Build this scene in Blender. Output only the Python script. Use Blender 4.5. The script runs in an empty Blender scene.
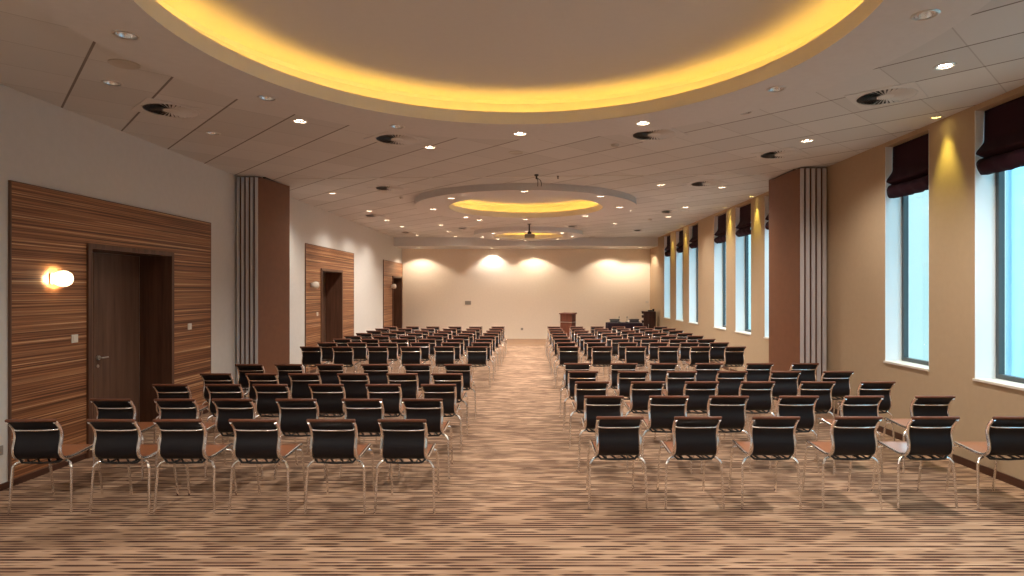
import bpy, bmesh, math, random
from mathutils import Vector, Matrix
random.seed(7)
S = bpy.context.scene
C = S.collection
PI = math.pi

# ---------------------------------------------------------------- camera
F, CX, CY, EYE = 600.0, 530.0, 290.7, 1.8
cd = bpy.data.cameras.new('camera')
cam = bpy.data.objects.new('camera', cd); C.objects.link(cam)
cam.location = (0, 0, EYE); cam.rotation_euler = (PI/2, 0, 0)
cd.sensor_width = 36; cd.lens = F/1024*36
cd.shift_x = -(CX-512)/1024; cd.shift_y = (CY-288)/1024
cd.clip_start = .05; cd.clip_end = 200
S.camera = cam
# ---------------------------------------------------------------- world, exposure
w = bpy.data.worlds.new('sky'); S.world = w; w.use_nodes = True
bg = w.node_tree.nodes['Background']
bg.inputs[1].default_value = 1.0
_t = w.node_tree; _g = _t.nodes.new('ShaderNodeTexCoord'); _x = _t.nodes.new('ShaderNodeSeparateXYZ'); _r = _t.nodes.new('ShaderNodeValToRGB')
_t.links.new(_g.outputs['Generated'], _x.inputs[0]); _t.links.new(_x.outputs[2], _r.inputs[0]); _t.links.new(_r.outputs[0], bg.inputs[0])
# overcast sky: pale cyan at the horizon, brighter towards the zenith, grey street below
_e = _r.color_ramp.elements; _e[0].position = 0; _e[0].color = (.54, .86, .90, 1); _e[1].position = .75; _e[1].color = (2.5, 4.2, 4.9, 1)
_n = _e.new(.18); _n.color = (.60, .90, .96, 1)
S.view_settings.view_transform = 'Standard'; S.view_settings.look = 'None'
S.view_settings.gamma = 1; S.view_settings.use_curve_mapping = False
S.view_settings.exposure = 0.32
SPOT = 135.0        # watts of one lit ceiling spot
SPOT_COL = (1.0, .92, .83)
STRIP = 15.0       # cove strip emission
STRIP_COL = (1.0, .575, .10)
# room
XL, XR, YB, YF, ZC = -4.775, 4.479, 22.4, -2.6, 3.665
ZR = 3.545         # underside of the dropped rings
SOF = 21.0         # front of the lowered strip by the far wall
ZS = 3.36

# ---------------------------------------------------------------- materials
def mat(name, col, rough=.6, metal=0, spec=.5, emit=0, ecol=None, coat=0):
    m = bpy.data.materials.new(name); m.use_nodes = True
    b = m.node_tree.nodes['Principled BSDF']
    b.inputs['Base Color'].default_value = (*col, 1)
    b.inputs['Roughness'].default_value = rough
    b.inputs['Metallic'].default_value = metal
    b.inputs['Specular IOR Level'].default_value = spec
    b.inputs['Coat Weight'].default_value = coat
    if emit:
        b.inputs['Emission Color'].default_value = (*(ecol or col), 1)
        b.inputs['Emission Strength'].default_value = emit
    return m
def lin(r, g, b):
    f = lambda c: (c/255/12.92) if c/255 <= .04045 else ((c/255+.055)/1.055)**2.4
    return (f(r), f(g), f(b))
def N(m, t, **kw):
    n = m.node_tree.nodes.new(t)
    for k, v in kw.items(): setattr(n, k, v)
    return n
def L(m, a, b): m.node_tree.links.new(a, b)
def ramp(m, stops, interp='LINEAR'):
    r = N(m, 'ShaderNodeValToRGB'); cr = r.color_ramp; cr.interpolation = interp
    while len(cr.elements) < len(stops): cr.elements.new(.5)
    for e, (p, c) in zip(cr.elements, stops): e.position = p; e.color = (*c, 1)
    return r
def posn(m, scale, rotz=0, obj=False):
    g = N(m, 'ShaderNodeTexCoord') if obj else N(m, 'ShaderNodeNewGeometry')
    mp = N(m, 'ShaderNodeMapping'); mp.inputs['Scale'].default_value = scale
    mp.inputs['Rotation'].default_value = (0, 0, rotz)
    L(m, g.outputs['Object' if obj else 'Position'], mp.inputs['Vector'])
    return mp.outputs['Vector']
def bsdf(m): return m.node_tree.nodes['Principled BSDF']
def mottled(name, col, rough=.8, amt=.06, scale=3.0, bump=.05):
    m = mat(name, col, rough, spec=.25)
    v = posn(m, (scale,)*3); n = N(m, 'ShaderNodeTexNoise'); n.inputs['Detail'].default_value = 4
    L(m, v, n.inputs['Vector'])
    r = ramp(m, [(.3, tuple(c*(1-amt) for c in col)), (.7, tuple(min(1, c*(1+amt)) for c in col))])
    L(m, n.outputs['Fac'], r.inputs['Fac']); L(m, r.outputs['Color'], bsdf(m).inputs['Base Color'])
    f = N(m, 'ShaderNodeTexNoise'); f.inputs['Scale'].default_value = 60
    L(m, v, f.inputs['Vector'])
    bp = N(m, 'ShaderNodeBump'); bp.inputs['Strength'].default_value = bump; bp.inputs['Distance'].default_value = .002
    L(m, f.outputs['Fac'], bp.inputs['Height']); L(m, bp.outputs['Normal'], bsdf(m).inputs['Normal'])
    return m
def math_(m, op, a, b=None, c=None):
    n = N(m, 'ShaderNodeMath', operation=op)
    for i, v in enumerate((a, b, c)):
        if v is None: continue
        if isinstance(v, (int, float)): n.inputs[i].default_value = v
        else: L(m, v, n.inputs[i])
    return n.outputs[0]

M = {}
M['wall_white'] = mottled('wall_white', lin(208, 204, 197), amt=.02, bump=.015)
M['wall_back'] = mottled('wall_cream', lin(230, 216, 197), amt=.02, bump=.015)
M['wall_tan'] = mottled('wall_tan', lin(172, 149, 121), amt=.02, bump=.015)
M['plaster'] = mottled('plaster_white', lin(208, 206, 204), amt=.02, bump=.01)
M['cove'] = mottled('cove_white', lin(210, 208, 205), amt=.01, bump=.01)
M['lip'] = mottled('lip_cream', lin(232, 224, 204), amt=.01, bump=.01)
M['reveal'] = mat('reveal_white', lin(240, 242, 242), .5)
M['chrome'] = mat('chrome', (.92, .90, .88), .22, 1)
M['brushed'] = mat('brushed_aluminium', (.62, .60, .61), .45, .35)
M['satin'] = mat('satin_steel', (.6, .58, .55), .3, 1)
M['black'] = mat('black_metal', (.012, .011, .011), .35)
M['dark'] = mat('dark_gap', (.035, .03, .024), .7)
M['back_black'] = mottled('black_sling', (.006, .005, .008), .45, amt=.2, scale=20)
bsdf(M['back_black']).inputs['Specular IOR Level'].default_value = .35
M['leather'] = mottled('tan_leather', lin(156, 99, 66), .30, amt=.08, scale=9)
bsdf(M['leather']).inputs['Specular IOR Level'].default_value = .6; bsdf(M['leather']).inputs['Coat Weight'].default_value = 1.0; bsdf(M['leather']).inputs['Coat Roughness'].default_value = .16
M['leather_edge'] = mottled('tan_leather_edge', lin(112, 72, 54), .4, amt=.08, scale=9)
M['plastic'] = mat('white_plastic', lin(214, 205, 192), .4)
M['grey_plastic'] = mat('grey_plastic', lin(140, 132, 122), .4)
M['frame_grey'] = mat('window_frame_grey', lin(72, 78, 80), .4)
M['blind'] = mottled('aubergine_fabric', lin(42, 13, 25), .9, amt=.15, scale=25)
M['panel_face'] = mottled('brown_laminate', lin(120, 81, 60), .42, amt=.05, scale=2)
M['cloth'] = mottled('plum_tablecloth', lin(34, 19, 27), .9, amt=.15, scale=12)
M['lamp'] = mat('lamp_glow', (1, .9, .75), .5, emit=26, ecol=(1, .84, .66))
M['lamp_hot'] = mat('lamp_glow_bright', (1, .9, .75), .5, emit=60, ecol=(1, .84, .66))
M['lamp_yellow'] = mat('lamp_glow_yellow', (1, .9, .5), .5, emit=18, ecol=(1, .86, .30))
M['strip'] = mat('led_strip', (1, .8, .2), .5, emit=STRIP, ecol=STRIP_COL)
M['opal_lit'] = mat('opal_glass_lit', (1, .95, .85), .3, emit=1.6, ecol=(1, .84, .56))
M['bulb_lit'] = mat('bulb_lit', (1, .95, .85), .3, emit=420, ecol=(1, .76, .42))
M['opal'] = mat('opal_glass', lin(225, 215, 200), .25)
M['facade'] = mat('facade_glass', (.50, .74, .93), .5)
M['facade_dark'] = mat('facade_mullion', (.30, .46, .70), .5)
M['sensor'] = mat('sensor_grey', lin(188, 182, 174), .5)

def glass():
    m = bpy.data.materials.new('window_glass'); m.use_nodes = True
    nt = m.node_tree; nt.nodes.clear()
    o = N(m, 'ShaderNodeOutputMaterial'); t = N(m, 'ShaderNodeBsdfTransparent')
    t.inputs[0].default_value = (.93, .98, .99, 1)
    g = N(m, 'ShaderNodeBsdfGlossy'); g.inputs['Roughness'].default_value = .02
    mx = N(m, 'ShaderNodeMixShader'); mx.inputs[0].default_value = .06
    L(m, t.outputs[0], mx.inputs[1]); L(m, g.outputs[0], mx.inputs[2]); L(m, mx.outputs[0], o.inputs[0])
    return m
M['glass'] = glass()

def zebrano():
    # horizontally striped veneer: stripes run along the wall
    m = mat('striped_veneer', (.3, .15, .08), .42, spec=.35)
    v = posn(m, (1, .2, 58)); n = N(m, 'ShaderNodeTexNoise'); n.inputs['Scale'].default_value = 1
    n.inputs['Detail'].default_value = 5; n.inputs['Roughness'].default_value = .62; L(m, v, n.inputs['Vector'])
    r = ramp(m, [(.30, lin(70, 40, 24)), (.42, lin(112, 68, 44)), (.50, lin(156, 104, 68)), (.57, lin(176, 122, 82)), (.64, lin(220, 178, 134)), (.75, lin(240, 204, 164))])
    L(m, n.outputs['Fac'], r.inputs['Fac'])
    v2 = posn(m, (2, 1.3, 190)); n2 = N(m, 'ShaderNodeTexNoise'); n2.inputs['Scale'].default_value = 1
    n2.inputs['Detail'].default_value = 2; L(m, v2, n2.inputs['Vector'])
    r2 = ramp(m, [(.36, (.45, .42, .40)), (.62, (1, 1, 1))]); L(m, n2.outputs['Fac'], r2.inputs['Fac'])
    mx = N(m, 'ShaderNodeMixRGB', blend_type='MULTIPLY'); mx.inputs[0].default_value = .8
    L(m, r.outputs['Color'], mx.inputs[1]); L(m, r2.outputs['Color'], mx.inputs[2])
    L(m, mx.outputs[0], bsdf(m).inputs['Base Color'])
    return m
M['zebra'] = zebrano()

def woodgrain(name, a, b, scale, rough=.4):
    m = mat(name, a, rough, spec=.35)
    v = posn(m, scale); n = N(m, 'ShaderNodeTexNoise'); n.inputs['Scale'].default_value = 1
    n.inputs['Detail'].default_value = 5; n.inputs['Roughness'].default_value = .6; L(m, v, n.inputs['Vector'])
    r = ramp(m, [(.3, a), (.7, b)]); L(m, n.outputs['Fac'], r.inputs['Fac'])
    L(m, r.outputs['Color'], bsdf(m).inputs['Base Color'])
    return m
M['door'] = woodgrain('dark_walnut', lin(88, 62, 48), lin(118, 88, 70), (14, 14, 1.0))
M['frame'] = woodgrain('walnut_frame', lin(74, 48, 36), lin(104, 72, 55), (20, 20, 1.2))
M['skirting'] = woodgrain('skirting_wood', lin(58, 34, 24), lin(84, 52, 38), (2, 2, 30))
M['floor_brown'] = woodgrain('brown_floor_strip', lin(132, 98, 72), lin(156, 120, 90), (2, 12, 2))
M['dark_mahogany'] = woodgrain('dark_mahogany', lin(48, 24, 16), lin(74, 40, 28), (16, 16, 2))
M['mahogany'] = woodgrain('mahogany', lin(78, 40, 27), lin(112, 64, 46), (16, 16, 2))

def carpet():
    m = mat('striped_carpet', (.3, .2, .15), .9, spec=.12)
    g = N(m, 'ShaderNodeNewGeometry'); sp = N(m, 'ShaderNodeSeparateXYZ'); L(m, g.outputs['Position'], sp.inputs[0])
    X, Y = sp.outputs[0], sp.outputs[1]
    # slight wander of the rows
    pitch = .042
    yr = math_(m, 'DIVIDE', Y, pitch)
    row = math_(m, 'FLOOR', yr); fr = math_(m, 'FRACT', yr)
    def rowrand(seed, mul=1.0):
        c = N(m, 'ShaderNodeCombineXYZ'); L(m, math_(m, 'MULTIPLY', row, 1.0), c.inputs[0]); c.inputs[1].default_value = seed
        wn = N(m, 'ShaderNodeTexWhiteNoise', noise_dimensions='2D'); L(m, c.outputs[0], wn.inputs['Vector'])
        return wn.outputs['Value']
    def dash(seed, fx, thr):
        c = N(m, 'ShaderNodeCombineXYZ')
        off = math_(m, 'MULTIPLY', rowrand(seed), 70.0)
        L(m, math_(m, 'ADD', math_(m, 'MULTIPLY', X, fx), off), c.inputs[0])
        L(m, math_(m, 'MULTIPLY', row, 3.7), c.inputs[1])
        n = N(m, 'ShaderNodeTexNoise'); n.inputs['Scale'].default_value = 1; n.inputs['Detail'].default_value = 1.5
        L(m, c.outputs[0], n.inputs['Vector'])
        return n.outputs['Fac']
    d1 = dash(1.3, 3.0, .5)
    # a dark thread occupies part of each row; its width swells with the noise
    wdt = math_(m, 'MULTIPLY', math_(m, 'SUBTRACT', d1, .41), 4.5)
    wdt = math_(m, 'MINIMUM', math_(m, 'MAXIMUM', wdt, 0.0), .62)
    dist = math_(m, 'MULTIPLY', math_(m, 'ABSOLUTE', math_(m, 'SUBTRACT', fr, .5)), 2.0)
    edge = math_(m, 'MULTIPLY', math_(m, 'SUBTRACT', wdt, dist), 14.0)
    mask = N(m, 'ShaderNodeClamp'); L(m, edge, mask.inputs[0])
    d2 = dash(5.1, 1.1, .5)
    base = ramp(m, [(.3, lin(146, 118, 95)), (.5, lin(168, 137, 111)), (.7, lin(190, 159, 131))]); L(m, d2, base.inputs['Fac'])
    d3 = dash(9.7, 1.6, .5)
    dk = ramp(m, [(.3, lin(60, 40, 33)), (.5, lin(80, 55, 45)), (.7, lin(108, 79, 64))]); L(m, d3, dk.inputs['Fac'])
    mx = N(m, 'ShaderNodeMixRGB'); L(m, mask.outputs[0], mx.inputs[0]); L(m, base.outputs[0], mx.inputs[1]); L(m, dk.outputs[0], mx.inputs[2])
    # large soft variation between carpet batches
    v = posn(m, (.25, .8, 1)); n = N(m, 'ShaderNodeTexNoise'); n.inputs['Scale'].default_value = 1.4; L(m, v, n.inputs['Vector'])
    r = ramp(m, [(.35, (.86, .84, .84)), (.65, (1, 1, 1))]); L(m, n.outputs['Fac'], r.inputs['Fac'])
    m2 = N(m, 'ShaderNodeMixRGB', blend_type='MULTIPLY'); m2.inputs[0].default_value = 1
    L(m, mx.outputs[0], m2.inputs[1]); L(m, r.outputs[0], m2.inputs[2])
    L(m, m2.outputs[0], bsdf(m).inputs['Base Color'])
    return m
M['carpet'] = carpet()

def tiles():
    m = mat('ceiling_tiles', lin(182, 168, 152), .85, spec=.2)
    g = N(m, 'ShaderNodeNewGeometry')
    a = math.radians(47); p = .61
    def line(nx, ny, off, wdt):
        d = N(m, 'ShaderNodeVectorMath', operation='DOT_PRODUCT'); L(m, g.outputs['Position'], d.inputs[0]); d.inputs[1].default_value = (nx, ny, 0)
        q = math_(m, 'DIVIDE', math_(m, 'SUBTRACT', d.outputs['Value'], off - 61), p)
        f = math_(m, 'FRACT', math_(m, 'ADD', q, .5))
        dist = math_(m, 'ABSOLUTE', math_(m, 'SUBTRACT', f, .5))
        return math_(m, 'LESS_THAN', dist, wdt/2/p), math_(m, 'FLOOR', q)
    la, ia = line(math.sin(a), math.cos(a), .680, .020)
    lb, ib = line(-math.cos(a), math.sin(a), 1.070, .010)
    c = N(m, 'ShaderNodeCombineXYZ'); L(m, ia, c.inputs[0]); L(m, ib, c.inputs[1])
    wn = N(m, 'ShaderNodeTexWhiteNoise', noise_dimensions='2D'); L(m, c.outputs[0], wn.inputs['Vector'])
    r = ramp(m, [(0, lin(199, 198, 196)), (1, lin(210, 209, 207))]); L(m, wn.outputs['Value'], r.inputs['Fac'])
    m1 = N(m, 'ShaderNodeMixRGB'); L(m, math_(m, 'MAXIMUM', math_(m, 'MULTIPLY', la, .75), math_(m, 'MULTIPLY', lb, .28)), m1.inputs[0])
    L(m, r.outputs[0], m1.inputs[1]); m1.inputs[2].default_value = (*lin(84, 68, 56), 1)
    L(m, m1.outputs[0], bsdf(m).inputs['Base Color'])
    return m
M['tiles'] = tiles()

# ---------------------------------------------------------------- mesh helpers
def finish(name, bm, mats, parent=None, smooth=False, loc=None, rotz=0):
    me = bpy.data.meshes.new(name)
    bmesh.ops.recalc_face_normals(bm, faces=bm.faces[:])
    bm.to_mesh(me); bm.free()
    for m in (mats if isinstance(mats, (list, tuple)) else [mats]): me.materials.append(M[m] if isinstance(m, str) else m)
    if smooth:
        for p in me.polygons: p.use_smooth = True
        try: me.set_sharp_from_angle(angle=math.radians(40))
        except Exception: pass
    o = bpy.data.objects.new(name, me); C.objects.link(o)
    if parent: o.parent = parent
    if loc: o.location = loc
    o.rotation_euler.z = rotz
    return o
def box(bm, x0, x1, y0, y1, z0, z1, mi=0, bev=0):
    if bev:
        r = bmesh.ops.create_cube(bm, size=1, matrix=Matrix.Translation(((x0+x1)/2, (y0+y1)/2, (z0+z1)/2)) @ Matrix.Diagonal((x1-x0, y1-y0, z1-z0, 1)))
        vs = r['verts']; es = {e for v in vs for e in v.link_edges}
        rr = bmesh.ops.bevel(bm, geom=list(es), offset=bev, segments=2, affect='EDGES', profile=.5)
        for f in rr['faces']: f.material_index = mi
        for f in {f for v in rr['verts'] for f in v.link_faces}: f.material_index = mi
        return
    v = [bm.verts.new(p) for p in ((x0,y0,z0),(x1,y0,z0),(x1,y1,z0),(x0,y1,z0),(x0,y0,z1),(x1,y0,z1),(x1,y1,z1),(x0,y1,z1))]
    for q in ((0,3,2,1),(4,5,6,7),(0,1,5,4),(1,2,6,5),(2,3,7,6),(3,0,4,7)):
        f = bm.faces.new([v[i] for i in q]); f.material_index = mi
def prism(bm, pts, z0, z1, mi=0):
    a = [bm.verts.new((x, y, z0)) for x, y in pts]; b = [bm.verts.new((x, y, z1)) for x, y in pts]
    n = len(pts)
    bm.faces.new(a[::-1]).material_index = mi; bm.faces.new(b).material_index = mi
    for i in range(n): bm.faces.new((a[i], a[(i+1) % n], b[(i+1) % n], b[i])).material_index = mi
def tube(bm, pts, r, seg=8, mi=0, flat=None, cap=True):
    pts = [Vector(p) for p in pts]; rings = []
    up = Vector((0, 0, 1)); t0 = (pts[1]-pts[0]).normalized()
    nrm = up.cross(t0)
    if nrm.length < .05: nrm = Vector((1, 0, 0)).cross(t0)
    nrm.normalize()
    for i, p in enumerate(pts):
        t = ((pts[min(i+1, len(pts)-1)]-p).normalized() + (p-pts[max(i-1, 0)]).normalized())
        t = t.normalized() if t.length > 1e-6 else t0
        nrm = (nrm - t*nrm.dot(t)).normalized(); bn = t.cross(nrm)
        ra, rb = (r, r) if flat is None else flat
        rings.append([bm.verts.new(p + nrm*ra*math.cos(2*PI*k/seg) + bn*rb*math.sin(2*PI*k/seg)) for k in range(seg)])
    for a, b in zip(rings, rings[1:]):
        for k in range(seg): bm.faces.new((a[k], a[(k+1) % seg], b[(k+1) % seg], b[k])).material_index = mi
    if cap:
        bm.faces.new(rings[0][::-1]).material_index = mi; bm.faces.new(rings[-1]).material_index = mi
def lathe(bm, prof, seg=32, mi=0, c=(0, 0), axis='Z', closed=False, org=(0, 0, 0)):
    rings = []
    for r, z in prof:
        if r < 1e-5:
            p = (c[0], c[1], z) if axis == 'Z' else (z, c[0], c[1])
            rings.append([bm.verts.new(Vector(p)+Vector(org))])
        else:
            ring = []
            for k in range(seg):
                a = 2*PI*k/seg
                p = (c[0]+r*math.cos(a), c[1]+r*math.sin(a), z) if axis == 'Z' else (z, c[0]+r*math.cos(a), c[1]+r*math.sin(a))
                ring.append(bm.verts.new(Vector(p)+Vector(org)))
            rings.append(ring)
    pairs = list(zip(rings, rings[1:])) + ([(rings[-1], rings[0])] if closed else [])
    for a, b in pairs:
        for k in range(seg):
            k2 = (k+1) % seg
            if len(a) == 1 and len(b) == 1: continue
            if len(a) == 1: f = bm.faces.new((a[0], b[k], b[k2]))
            elif len(b) == 1: f = bm.faces.new((a[k], a[k2], b[0]))
            else: f = bm.faces.new((a[k], a[k2], b[k2], b[k]))
            f.material_index = mi
def smoothpath(pts, n=6):
    P = [Vector(p) for p in pts]; out = []
    for i in range(len(P)-1):
        p0, p1, p2, p3 = P[max(i-1, 0)], P[i], P[i+1], P[min(i+2, len(P)-1)]
        for k in range(n):
            t = k/n
            out.append(.5*((2*p1)+(p2-p0)*t+(2*p0-5*p1+4*p2-p3)*t*t+(3*p1-p0-3*p2+p3)*t**3))
    out.append(P[-1]); return out
def tagk(o, label=None, cat=None, group=None, kind=None):
    if label: o['label'] = label
    if cat: o['category'] = cat
    if group: o['group'] = group
    if kind: o['kind'] = kind
    return o
def empty(name, loc=(0, 0, 0), rotz=0, **kw):
    o = bpy.data.objects.new(name, None); C.objects.link(o)
    o.location = loc; o.rotation_euler.z = rotz; o.empty_display_size = .1
    return tagk(o, **kw)
def copy_tree(o, parent=None):
    c = o.copy(); C.objects.link(c); c.parent = parent
    for ch in o.children: copy_tree(ch, c)
    return c
def proj(px, py, z=ZC):            # a ceiling point read off the photograph
    Y = F*(z-EYE)/(CY-py); return ((px-CX)/F*Y, Y)
ORD = ['first', 'second', 'third', 'fourth', 'fifth', 'sixth', 'seventh', 'eighth', 'ninth', 'tenth', 'eleventh', 'twelfth']

# ---------------------------------------------------------------- room shell
def flat_with_holes(bm, rect, holes, z, seg=32, mi=0):
    """horizontal face with round holes cut in it"""
    es = []
    def loop(pts):
        vs = [bm.verts.new((x, y, z)) for x, y in pts]
        for i in range(len(vs)): es.append(bm.edges.new((vs[i], vs[(i+1) % len(vs)])))
    loop(rect)
    for (cx, cy, r, sg) in holes: loop([(cx+r*math.cos(2*PI*k/sg), cy+r*math.sin(2*PI*k/sg)) for k in range(sg)])
    g = bmesh.ops.triangle_fill(bm, edges=es, use_beauty=True, use_dissolve=False, normal=(0, 0, -1))
    for f in g['geom']:
        if isinstance(f, bmesh.types.BMFace): f.material_index = mi

bm = bmesh.new(); box(bm, XL-.5, XR+.35, YF-.2, YB+.2, -.12, 0); tagk(finish('floor', bm, 'carpet'), kind='structure')

bm = bmesh.new(); box(bm, XL+.001, XR-.001, 19.75, YB-.001, 0, .002); tagk(finish('floor', bm, 'floor_brown'), kind='structure')  # thin brown strip, darker than the carpet, along the far wall

def slab_wall(name, x0, x1, holes, m):        # wall whose plane runs along Y, with rectangular openings
    ys = sorted({YF, YB} | {h[0] for h in holes} | {h[1] for h in holes})
    zs = sorted({0, 4.3} | {h[2] for h in holes} | {h[3] for h in holes})
    bm = bmesh.new()
    for a, b in zip(ys, ys[1:]):
        run = None
        for c, d in zip(zs, zs[1:]):
            ym, zm = (a+b)/2, (c+d)/2
            if any(h[0] < ym < h[1] and h[2] < zm < h[3] for h in holes): continue
            box(bm, x0, x1, a, b, c, d)
    if x0 < 0:
        for h in holes: box(bm, x0, x0+.02, h[0], h[1], h[2], h[3])  # unseen backing added behind the door niches to stop light leaks
    return tagk(finish(name, bm, m), kind='structure')

DOORS = [(6.43, 7.98), (13.62, 15.17), (20.72, 22.2)]
DZ = 2.31
slab_wall('wall_left', XL-.45, XL, [(a+.05, b-.05, 0, DZ-.05) for a, b in DOORS], 'wall_white')
WIN = [(5.21, 6.045), (6.735, 7.57), (10.62, 11.46), (12.16, 13.08), (13.71, 14.60), (16.0, 16.9), (17.55, 18.4), (19.15, 20.03), (3.68, 4.52), (2.15, 2.99), (-.2, .64), (-1.73, -.89)]  # the last ones are unseen, added to bring cool daylight near the camera
WZ0, WZ1 = .915, 3.612
slab_wall('wall_right', XR, XR+.30, [(a, b, WZ0, WZ1) for a, b in WIN], 'wall_tan')
bm = bmesh.new(); box(bm, XL-.45, XR+.3, YB, YB+.15, 0, 4.3); tagk(finish('wall_back', bm, 'wall_back'), kind='structure')
bm = bmesh.new(); box(bm, XL-.45, XR+.3, YF-.15, YF, 0, 4.3); tagk(finish('wall_front', bm, 'wall_white'), kind='structure')
bm = bmesh.new(); box(bm, XL-.45, XR+.3, YF-.15, YB+.15, 4.3, 4.4); tagk(finish('ceiling', bm, 'plaster'), kind='structure')  # unseen roof slab, added to keep sky light from leaking in above

# rings: centre x, centre y, opening radius, outer radius
RINGS = [(-.13, 4.0, 2.29, 2.93), (-.09, 12.72, 1.62, 2.31), (-.05, 19.15, 1.10, 1.73)]
# downlights: px, py, plane, state
DL = [(126,35,ZR,0),(267,98,ZR,0),(397,126.5,ZR,0),(520,133.5,ZR,1),(643,123,ZR,1),(776,89,ZR,0),(925,15,ZR,0),
      (112,83,ZC,0),(213,133,ZC,0),(300,121,ZC,1),(430,147,ZC,1),(745,112,ZC,0),(807,140.5,ZC,1),(945,66,ZC,2),
      (661,184.5,ZC,1),(722,187,ZC,1),(332,193,ZC,1),(369.5,211,ZC,1),(387,220,ZC,1),(401.5,226.5,ZC,1),(417.7,235.5,ZC,1),
      (451,198,ZR,1),(433.5,209,ZR,1),(466.5,217,ZR,1),(524.5,191,ZR,1),(600.7,196,ZR,1),(619.7,207,ZR,1),(585.5,215.8,ZR,1),(526,219,ZR,1),
      (479.7,219.8,ZC,1),(440.6,225,ZC,1),(448.8,231.5,ZC,1),(455.5,236.4,ZC,1),(575,218.7,ZC,1),(614.5,223.5,ZC,1),(629,210.5,ZC,1),
      (685.5,207,ZC,1),(668.6,216.6,ZC,1),
      (482.3,236.6,ZR,1),(493,233.3,ZR,1),(498,239,ZR,1),(562,232.8,ZR,1),(572,236.2,ZR,1),(557.5,239,ZR,1),(525,240.2,ZR,1),(527,231.2,ZR,1)]
lights = []
for px, py, z, st in DL:
    x, y = proj(px, py, z); lights.append([x, y, z, st])
for x, y in ((-4.05, 21.75), (-1.39, 22.08), (.15, 21.8), (2.95, 21.75), (3.95, 21.6)): lights.append([x, y, ZS, 5 if x != -1.39 else 4])
for x, y in ((4.36, 6.44), (4.37, 11.84), (4.37, 13.44), (4.37, 17.26), (4.37, 18.82)): lights.append([x, y, ZC, 3])   # warm yellow pier washers
# the same grid of spots carries on behind the camera
for x, y in ((-3.75, 1.6), (-3.75, -.6), (3.44, .4), (-1.3, -.6), (1.3, -.6)): lights.append([x, y, ZC, 1])
for k, a in enumerate((210, 270, 330)): lights.append([-.13+2.62*math.cos(math.radians(a)), 4.0+2.62*math.sin(math.radians(a)), ZR, 1])
def rad(st): return .045 if st == 3 else .066

bm = bmesh.new()
holes = [(cx, cy, ro-.05, 96) for cx, cy, ri, ro in RINGS] + [(x, y, rad(s), 16) for x, y, z, s in lights if z == ZC]
flat_with_holes(bm, [(XL, YF), (XR, YF), (XR, SOF), (XL, SOF)], holes, ZC)
tagk(finish('ceiling', bm, 'tiles'), kind='structure')
bm = bmesh.new()
flat_with_holes(bm, [(XL, SOF), (XR, SOF), (XR, YB), (XL, YB)], [(x, y, rad(s), 16) for x, y, z, s in lights if z == ZS], ZS)
v = [bm.verts.new(p) for p in ((XL, SOF, ZS), (XR, SOF, ZS), (XR, SOF, ZC+.02), (XL, SOF, ZC+.02))]; bm.faces.new(v)
tagk(finish('ceiling', bm, 'plaster'), kind='structure')

for i, (cx, cy, ri, ro) in enumerate(RINGS):
    bm = bmesh.new()
    seg = 128
    # annulus with light holes
    es = []
    def loop(cx_, cy_, r, sg):
        vs = [bm.verts.new((cx_+r*math.cos(2*PI*k/sg), cy_+r*math.sin(2*PI*k/sg), ZR)) for k in range(sg)]
        for k in range(sg): es.append(bm.edges.new((vs[k], vs[(k+1) % sg])))
    loop(cx, cy, ro, seg); loop(cx, cy, ri, seg)
    for x, y, z, s in lights:
        if z == ZR and math.hypot(x-cx, y-cy) < ro-.07: loop(x, y, rad(s), 16)
    bmesh.ops.triangle_fill(bm, edges=es, use_beauty=True, use_dissolve=False, normal=(0, 0, -1))
    lathe(bm, [(ro, ZR), (ro, ZC+.01)], seg, 0, (cx, cy))                       # outer edge
    lathe(bm, [(ri, ZR), (ri, 3.672), (ri+.03, 3.672), (ri+.03, 3.62), (ri+.24, 3.62)], seg, 1, (cx, cy))   # inner lip and ledge
    tagk(finish('trim_%d' % (i+1), bm, ['plaster', 'lip'], smooth=True), kind='structure')
    bm = bmesh.new()
    zt = 3.86
    lathe(bm, [(ri+.24, 3.62), (ri+.24, zt-.03), (ri+.21, zt), (0, zt)], seg, 0, (cx, cy))
    tagk(finish('ceiling', bm, 'cove', smooth=True), kind='structure')
    bm = bmesh.new()
    r0 = ri+.07
    lathe(bm, [(r0, 3.635), (r0+.014, 3.635), (r0+.014, 3.647), (r0, 3.647)], seg, 0, (cx, cy), closed=True)
    tagk(finish('cove_light_strip', bm, 'strip'),
         ['warm yellow cove light strip inside the largest ceiling ring nearest the camera', 'warm yellow cove light strip inside the middle ceiling ring',
          'warm yellow cove light strip inside the smallest and farthest ceiling ring'][i], 'cove light', 'cove lights in the ceiling rings')

# skirting boards
bm = bmesh.new(); segs = [YF] + [q for d in DOORS for q in d] + [YB]
for a, b in zip(segs[::2], segs[1::2]): box(bm, XL, XL+.018, a, b, 0, .058)
tagk(finish('baseboard_left', bm, 'skirting'), kind='structure')
bm = bmesh.new(); box(bm, XR-.018, XR, YF, YB, 0, .075); tagk(finish('baseboard_right', bm, 'skirting'), kind='structure')
bm = bmesh.new(); box(bm, XL+.02, XR-.02, YB-.012, YB, .002, .06); tagk(finish('baseboard_back', bm, 'wall_back'), kind='structure')

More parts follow.
